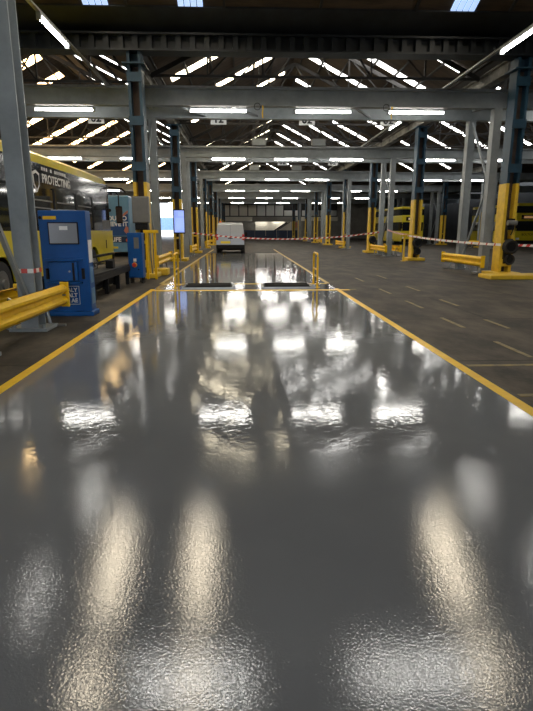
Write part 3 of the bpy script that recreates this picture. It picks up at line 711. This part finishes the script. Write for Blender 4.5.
# yellow and black single-decker on the left; front faces away
bus = thing('city_bus', 'yellow and black single-decker bus parked along the left, behind the kiosk', 'bus', (-5.0, 8.6, 0))
BL, BW = 12.65, 2.5
def arch_profile(z0, z1, y0, y1, arches, r):
    """side panel outline in (y,z) with wheel arch cut-outs"""
    pts = [(y0, z1), (y0, z0)]
    for yc in arches:
        for q in range(13):
            a = PI - PI*q/12; pts.append((yc + r*math.cos(a), max(z0, 0.48 + r*math.sin(a))))
    pts += [(y1, z0), (y1, z1)]
    return pts
AR = (2.9, 9.95)
body = MB().prism(arch_profile(0.32, 1.58, 0, BL, AR, 0.58), -0.06, 0.0, 'x').prism(arch_profile(0.32, 1.58, 0, BL, AR, 0.58), -BW, -BW+0.06, 'x')
body.box(-BW+0.06, -0.06, 0, 0.08, 0.32, 1.58).box(-BW+0.06, -0.06, BL-0.08, BL, 0.32, 1.58)
body.build('lower_body', M['bus_yellow'], bus)
MB().box(-BW+0.1, -0.1, 0.1, BL-0.1, 0.4, 0.5).build('chassis', M['black'], bus)
for yc in AR: MB().box(-0.62, -0.58, yc-0.62, yc+0.62, 0.35, 1.25).build('wheel_well', M['black'], bus)
# black upper body with rounded front
up = [(-BW+0.02,0.05),(-0.02,0.05),(-0.02,BL-0.25),(-0.12,BL-0.08),(-0.35,BL+0.02),(-BW+0.35,BL+0.02),(-BW+0.12,BL-0.08),(-BW+0.02,BL-0.25)]
MB().prism(up, 1.58, 3.22, 'z').build('upper_body', M['gloss_black'], bus)
wy = [(0.5,2.2),(2.3,4.3),(4.4,6.3),(6.4,8.2),(8.3,10.0),(10.1,12.25)]
for i, (y0, y1) in enumerate(wy):
    w_ = MB().box(-0.03, 0.002, y0, y1, 1.66 if i < 5 else 1.60, 2.62).build('side_window', M['glass'], bus, bevel=0.0)
    MB().box(0.0, 0.012, y0-0.03, y0+0.015, 1.62, 2.66).box(0.0, 0.012, y1-0.015, y1+0.03, 1.62, 2.66).build('pillar_trim', M['black'], w_)
    if i in (2, 3, 4):
        MB().box(0.0, 0.02, y0+0.15, y1-0.15, 2.30, 2.335).box(0.0, 0.02, y0+0.15, y1-0.15, 2.12, 2.15).build('hopper_bar', M['panel_grey'], w_)
# roof pod, yellow, with sloping shoulders and a rounded front
mbp = MB()
yr = [0.0, 10.5, 11.5, 12.1, 12.5, BL-0.02]
zr_ = [3.50, 3.50, 3.48, 3.42, 3.33, 3.22]
vs = []
for y, z in zip(yr, zr_):
    sh = 0.0 if y < 12 else 0.12*(y-12)/0.6
    vs += [(-BW+0.02+sh, y, 3.2), (-BW+0.0+sh, y, max(3.21, z-0.12)), (-BW+0.28+sh, y, z+0.02), (-0.28-sh, y, z+0.02), (0.0-sh, y, max(3.21, z-0.12)), (-0.02-sh, y, 3.2)]
fs = []
for i in range(len(yr)-1):
    for j in range(6): fs.append((i*6+j, i*6+(j+1)%6, (i+1)*6+(j+1)%6, (i+1)*6+j))
fs += [tuple(range(6)), tuple(range((len(yr)-1)*6, len(yr)*6))]
mbp.add(vs, fs); mbp.build('roof_pod', M['bus_yellow'], bus)
MB().box(-BW+0.3, -0.3, BL+0.0, BL+0.04, 1.4, 2.9).build('windscreen', M['glass'], bus)
for yc in AR:
    wheel(bus, -0.20, yc, 0.48, 0.30, 1); wheel(bus, -BW+0.20, yc, 0.48, 0.30, -1)
MB().tube([(-0.1,BL-0.1,3.0),(0.12,BL+0.35,3.02),(0.2,BL+0.45,2.9),(0.2,BL+0.45,2.45)], 0.025).build('mirror_arm', M['black'], bus)
mr = MB().box(0.08, 0.32, BL+0.38, BL+0.52, 1.85, 2.5).build('mirror', M['black'], bus, bevel=0.03)
MB().box(0.10, 0.30, BL+0.372, BL+0.382, 1.9, 2.45).build('mirror_glass', M['rust'], mr)
MB().tube([(-0.4,BL,3.1),(-0.3,BL+0.3,3.2),(0.35,BL+0.4,3.15),(0.5,BL+0.4,3.0)], 0.03).build('front_camera_arm', M['black'], bus)
MB().box(-0.005, 0.012, 11.2, BL-0.3, 1.6, 1.95).build('cab_panel', M['panel_grey'], bus)
MB().box(0.0, 0.006, 11.55, 11.65, 0.95, 1.25).build('door_release', M['black'], bus)
shp = [(4.97,2.95),(5.20,3.02),(5.43,2.95),(5.39,2.66),(5.20,2.50),(5.01,2.66)]
sh_in = [(5.20+(a-5.20)*0.72, 2.77+(z-2.77)*0.72) for a, z in shp]
em = MB().prism(shp, 0.0, 0.006, 'x'); em.build('shield_emblem', M['sign'], bus)
MB().prism(sh_in, 0.004, 0.010, 'x').build('shield_inner', M['gloss_black'], bus)
text_mesh('PROTECTING', 0.30, M['sign'], bus, at(0.003, 5.6, 2.76) @ FACE_E, 'lettering', 'LEFT', 0.003, 0.006, 1.22)
yy = 5.6
for n_ in (1,1,1,0,1,0,1,1,1,1,1,1):
    if n_: MB().box(0.0, 0.006, yy, yy+0.105, 3.05, 3.13).build('lettering_block', M['sign'], bus)
    yy += 0.16

# blue wrapped bus farther back, rear towards us
tb = thing('city_bus', 'light blue advertising bus seen from behind, beyond the yellow and black bus', 'bus', (-8.12, 33.6, 0))
MB().box(-1.27, 1.27, 0, 10.5, 1.30, 3.62).build('upper_body', M['teal'], tb, bevel=0.10)
MB().box(-1.26, 1.26, 0.01, 10.5, 0.36, 1.36).build('lower_body', M['teal'], tb, bevel=0.06)
wvp = [(-1.2,1.26),(1.2,1.26),(1.2,2.55),(0.95,2.5),(0.7,2.1),(0.3,1.82),(-0.2,1.72),(-0.7,1.75),(-1.2,1.9)]
MB().prism(wvp, -0.006, 0.02, 'y').build('printed_wave', M['deep_blue'], tb)
text_mesh('YOU TO', 0.36, M['white'], tb, at(1.12, -0.008, 2.17) @ FACE_S, 'lettering', 'RIGHT', 0.003, 0.012)
text_mesh('BELIEVE IT', 0.36, M['white'], tb, at(1.16, -0.008, 1.83) @ FACE_S, 'lettering', 'RIGHT', 0.003, 0.012)
MB().box(-1.15, 1.15, -0.012, 0.02, 0.86, 1.22).build('engine_grille', M['navy'], tb)
text_mesh('SEALIFE', 0.36, M['white'], tb, at(0.72, -0.016, 0.92) @ FACE_S, 'lettering', 'RIGHT', 0.003, 0.012)
MB().box(0.0, 0.5, -0.02, 0.02, 0.5, 0.62).build('number_plate', M['plate_y'], tb)
MB().box(-1.22, 1.22, -0.05, 0.06, 0.30, 0.46).build('bumper', M['teal'], tb)
for x in (-1.08, 1.08):
    MB().cyl((x,-0.03,1.0),(x,0.02,1.0),0.09,16).build('rear_lamp', M['orange'] if x > 0 else M['red'], tb)
MB().cyl((0.12,-0.02,2.75),(0.12,0.01,2.75),0.10,16).build('printed_dot', M['black'], tb)
MB().cyl((0.55,-0.02,2.85),(0.55,0.01,2.85),0.09,16).build('printed_dot', M['panel_grey'], tb)
MB().prism([(1.2,2.75),(1.0,2.62),(0.8,2.4),(0.85,2.35),(1.2,2.6)], -0.008, 0.01, 'y').build('printed_swirl', M['skin_tone'], tb)
MB().prism([(0.9,1.55),(1.05,1.85),(1.18,1.75),(1.18,1.4),(1.05,1.38)], -0.009, 0.01, 'y').build('printed_swirl', M['skin_tone'], tb)
for yc in (3.0, 8.2):
    wheel(tb, 1.1, yc, 0.48, 0.3, 1); wheel(tb, -1.1, yc, 0.48, 0.3, -1)

# yellow double-deckers at the right, fronts towards us
def make_decker(lab, loc, rz=0.0):
    t = thing('double_decker_bus', lab, 'bus', loc, rz)
    MB().box(-1.26, 1.26, 0, 10.4, 0.34, 1.52).build('lower_body', M['bus_yellow'], t, bevel=0.06)
    MB().box(-1.25, 1.25, 0.02, 10.4, 1.50, 2.45).build('lower_glazing', M['glass'], t)
    MB().box(-1.26, 1.26, 0, 10.4, 2.43, 3.2).build('waist_panel', M['bus_yellow'], t, bevel=0.05)
    MB().box(-1.25, 1.25, 0.05, 10.4, 3.18, 3.85).build('upper_glazing', M['glass'], t)
    MB().box(-1.26, 1.26, 0.04, 10.4, 3.83, 4.12).build('roof', M['bus_yellow'], t, bevel=0.08)
    MB().box(-0.8, 0.8, -0.02, 0.03, 2.6, 3.02).build('destination_display', M['gloss_black'], t)
    MB().box(-0.55, 0.35, -0.026, 0.0, 2.7, 2.92).build('display_glow', M['orange_glow'], t)
    MB().box(-1.2, 1.2, -0.06, 0.1, 0.3, 0.62).build('bumper', M['black'], t, bevel=0.03)
    for x in (-1.0, 1.0):
        MB().box(x-0.16, x+0.16, -0.03, 0.02, 0.68, 0.86).build('headlamp', M['white'], t)
        MB().bar((x*1.26,0.1,2.4),(x*1.42,-0.25,2.3),0.04).build('mirror_arm', M['black'], t)
        MB().box(x*1.42-0.12, x*1.42+0.12, -0.3, -0.2, 1.75, 2.3).build('mirror', M['black'], t)
        MB().box(x*1.21-0.03, x*1.21+0.03, -0.005, 0.05, 1.5, 2.45).build('corner_pillar', M['bus_yellow'], t)
    for yc in (2.6, 7.6):
        wheel(t, 1.08, yc, 0.48, 0.3, 1); wheel(t, -1.08, yc, 0.48, 0.3, -1)
    return t
M['orange_glow'] = emit('destination_amber', (1.0, 0.45, 0.08), 0.12)
d1 = make_decker('yellow double-decker bus at the right edge, behind the hose reel column', (27.6, 52, 0))
text_mesh('BOLTON', 0.3, M['black'], d1, at(0, -0.006, 1.08) @ FACE_S, 'lettering', 'CENTER', 0.003)
d2 = make_decker('yellow double-decker bus far off between the right hand columns', (18.9, 60.5, 0), math.radians(4))

# silver van, rear towards us
v = thing('panel_van', 'small silver van seen from behind, parked at the end of the glossy lane', 'van', (-0.87, 37.3, 0))
vw = 0.96
prof_side = [(0.0,0.45),(0.0,1.05),(0.06,1.5),(0.16,1.98),(0.30,2.08),(2.6,2.08),(3.2,1.95),(3.75,1.35),(4.4,1.15),(4.55,0.9),(4.55,0.42)]
mbv = MB()
# tumblehome: lower sides vertical, upper sides lean in
n = len(prof_side); L_, R_ = [], []
for y, z in prof_side:
    wq = vw - (0.0 if z < 1.1 else 0.10*(z-1.1))
    if z > 2.05: wq -= 0.06
    L_.append((-wq, y, z)); R_.append((wq, y, z))
mbv.add(L_+R_, [(k_, (k_+1)%n, n+(k_+1)%n, n+k_) for k_ in range(n)] + [tuple(range(n-1,-1,-1)), tuple(range(n,2*n))])
mbv.build('body', M['silver'], v, bevel=0.03)
MB().box(-0.006, 0.006, -0.004, 0.05, 0.62, 1.05).bar((0,0.0,1.05),(0,0.06,1.5),0.012).bar((0,0.06,1.5),(0,0.155,1.95),0.012).build('door_seam', M['black'], v)
for sgn, nm in ((-1,'l'),(1,'r')):
    pan = MB().add([(sgn*0.08,0.045,1.32),(sgn*0.72,0.045,1.32),(sgn*0.68,0.135,1.86),(sgn*0.08,0.135,1.86),
                    (sgn*0.08,0.10,1.32),(sgn*0.72,0.10,1.32),(sgn*0.68,0.19,1.86),(sgn*0.08,0.19,1.86)],
                   [(0,1,2,3),(7,6,5,4),(0,4,5,1),(1,5,6,2),(2,6,7,3),(3,7,4,0)])
    pan.build('rear_door_panel', M['van_panel'] if 'van_panel' in M else M['silver'], v)
    MB().box(sgn*0.88-0.07, sgn*0.88+0.07, -0.02, 0.08, 0.92, 1.32).build('rear_lamp', M['red'], v, bevel=0.02)
    MB().box(sgn*1.08-0.09, sgn*1.08+0.09, 3.0, 3.1, 1.15, 1.45).build('wing_mirror', M['black'], v, bevel=0.02)
    MB().bar((sgn*0.9,3.05,1.25),(sgn*1.05,3.05,1.28),0.04).build('mirror_arm', M['black'], v)
    wheel(v, sgn*0.80, 0.85, 0.34, 0.24, sgn); wheel(v, sgn*0.80, 3.75, 0.34, 0.24, sgn)
    MB().cyl((sgn*0.975,0.85,0.36),(sgn*0.93,0.85,0.36),0.42,24).build('wheel_arch', M['black'], v)
MB().box(-0.97, 0.97, -0.08, 0.14, 0.34, 0.62).build('rear_bumper', M['black'], v, bevel=0.04)
MB().box(-0.66, 0.0, -0.012, 0.02, 0.70, 0.86).build('number_plate', M['plate_y'], v)
MB().box(-0.16, 0.16, 0.0, 0.03, 1.02, 1.08).build('door_handle', M['black'], v)
MB().box(-0.22, 0.22, 0.17, 0.24, 1.93, 1.98).build('high_brake_lamp', M['red'], v)
MB().cyl((-0.68,0.6,2.07),(-0.68,0.6,2.2),0.09,16,0.07).build('beacon', M['orange'], v, smooth=True)
MB().box(-0.6, 0.6, 0.8, 0.86, 2.07, 2.13).build('roof_bar', M['panel_grey'], v)
MB().box(-0.8, 0.8, 0.3, 4.3, 0.25, 0.42).build('underbody', M['black'], v)

# ------------------------------------------------------------------ far end: stair, navy barrier, yellow posts; things outside the door
st = thing('staircase', 'far stair with dark stringers against a cream wall, behind the navy barrier', 'staircase', (3.0, YB-1.3, 0))
MB().box(-0.6, 6.4, 1.15, 1.25, 0.2, 3.25).build('cream_backing', M['cream'], st)
MB().bar((1.2,0.1,0.3),(5.4,0.1,3.0),0.08,0.22).build('stringer', M['dark_steel'], st)
MB().bar((1.2,0.9,0.3),(5.4,0.9,3.0),0.08,0.22).build('stringer', M['dark_steel'], st)
for i in range(12):
    x = 1.4+4.0*i/12; z = 0.35+2.65*i/12
    MB().box(x, x+0.34, 0.1, 0.9, z, z+0.04).build('tread', M['dark_steel'], st)
MB().bar((2.6,0.1,0.9+0.0),(5.9,0.1,3.05),0.08,0.12).build('hand_rail', M['dark_steel'], st)
for i, (x, y, z, w_) in enumerate(((9.22, YB-3, 6.64, 'hung before the far wall panels'), (3.6, YB-0.95, 3.352, 'behind the lintel of the far staircase'), (6.8, YB-0.95, 3.352, 'at the right end of the far staircase'))):  # the two stair tubes are added to brighten the recess
    place(lt, False, (x, y, z), 0, 'lit fluorescent tube %s' % w_, 'lamps at the far end')
trim(MB().box(1.8, 10.2, YB-1.35, YB-0.75, 3.46, 4.05).box(1.8, 10.2, YB-1.45, YB-1.35, 3.14, 4.05), M['back_wall'])  # added beam that hides the stair tubes from view
bx = 0.2
for i in range(5):
    b_ = thing('navy_barrier', 'navy blue barrier panel at the far end, %s from the left in its row' % ORD[i], 'barrier', (bx + 2.05*i, YB-2.6, 0), 0, 'navy barriers')
    MB().box(0, 2.0, 0, 0.08, 0.12, 1.55).build('panel', M['navy'], b_)
    for x in (0.2, 1.8): MB().box(x-0.05, x+0.05, -0.25, 0.33, 0, 0.12).build('foot', M['dark_steel'], b_)
ms = tag(MB().box(-0.5, 0.5, 0, 0.05, 2.0, 3.1).box(-0.04, 0.04, 0.01, 0.06, 0, 2.0).build('notice_board', M['skin_tone'], loc=(10.4, YB-0.6, 0)), 'reddish notice board by the far right columns', 'notice')
# outside the open door
oy = YB + 22
M['hoard'] = mat('hoarding_blue', (0.22, 0.36, 0.7), 0.6)
ob = thing('site_hoarding', 'blue and white hoarding in daylight outside the far left doorway', 'hoarding', (-19, oy, 0))
MB().box(-8, 12, 0, 0.1, 0, 1.6).build('white_board', M['white'], ob)
MB().box(-8, 12, -0.03, 0.1, 1.6, 4.4).build('blue_board', M['hoard'], ob)

# ------------------------------------------------------------------ world, camera, view
w = bpy.data.worlds.new('World'); sc.world = w; w.use_nodes = True
bg = w.node_tree.nodes['Background']; bg.inputs['Color'].default_value = (0.85, 0.92, 1.0, 1); bg.inputs['Strength'].default_value = 3.2

cam = bpy.data.cameras.new('camera'); co = bpy.data.objects.new('camera', cam); COL.objects.link(co)
cam.sensor_fit = 'VERTICAL'; cam.sensor_height = 24.0; cam.lens = 24.0 * 534.0 / 711.0
cam.clip_start = 0.05; cam.clip_end = 400
co.location = (0, 0, 1.6)
co.rotation_euler = (PI/2 - math.radians(13.2256), 0, -math.radians(2.4531))
sc.camera = co
sc.view_settings.view_transform = 'Standard'; sc.view_settings.look = 'None'
sc.view_settings.gamma = 1.0; sc.view_settings.use_curve_mapping = False
sc.view_settings.exposure = 0.6
sc.cycles.use_denoising = True
sc.cycles.max_bounces = 6; sc.cycles.diffuse_bounces = 3; sc.cycles.glossy_bounces = 3
sc.cycles.sample_clamp_indirect = 4.0
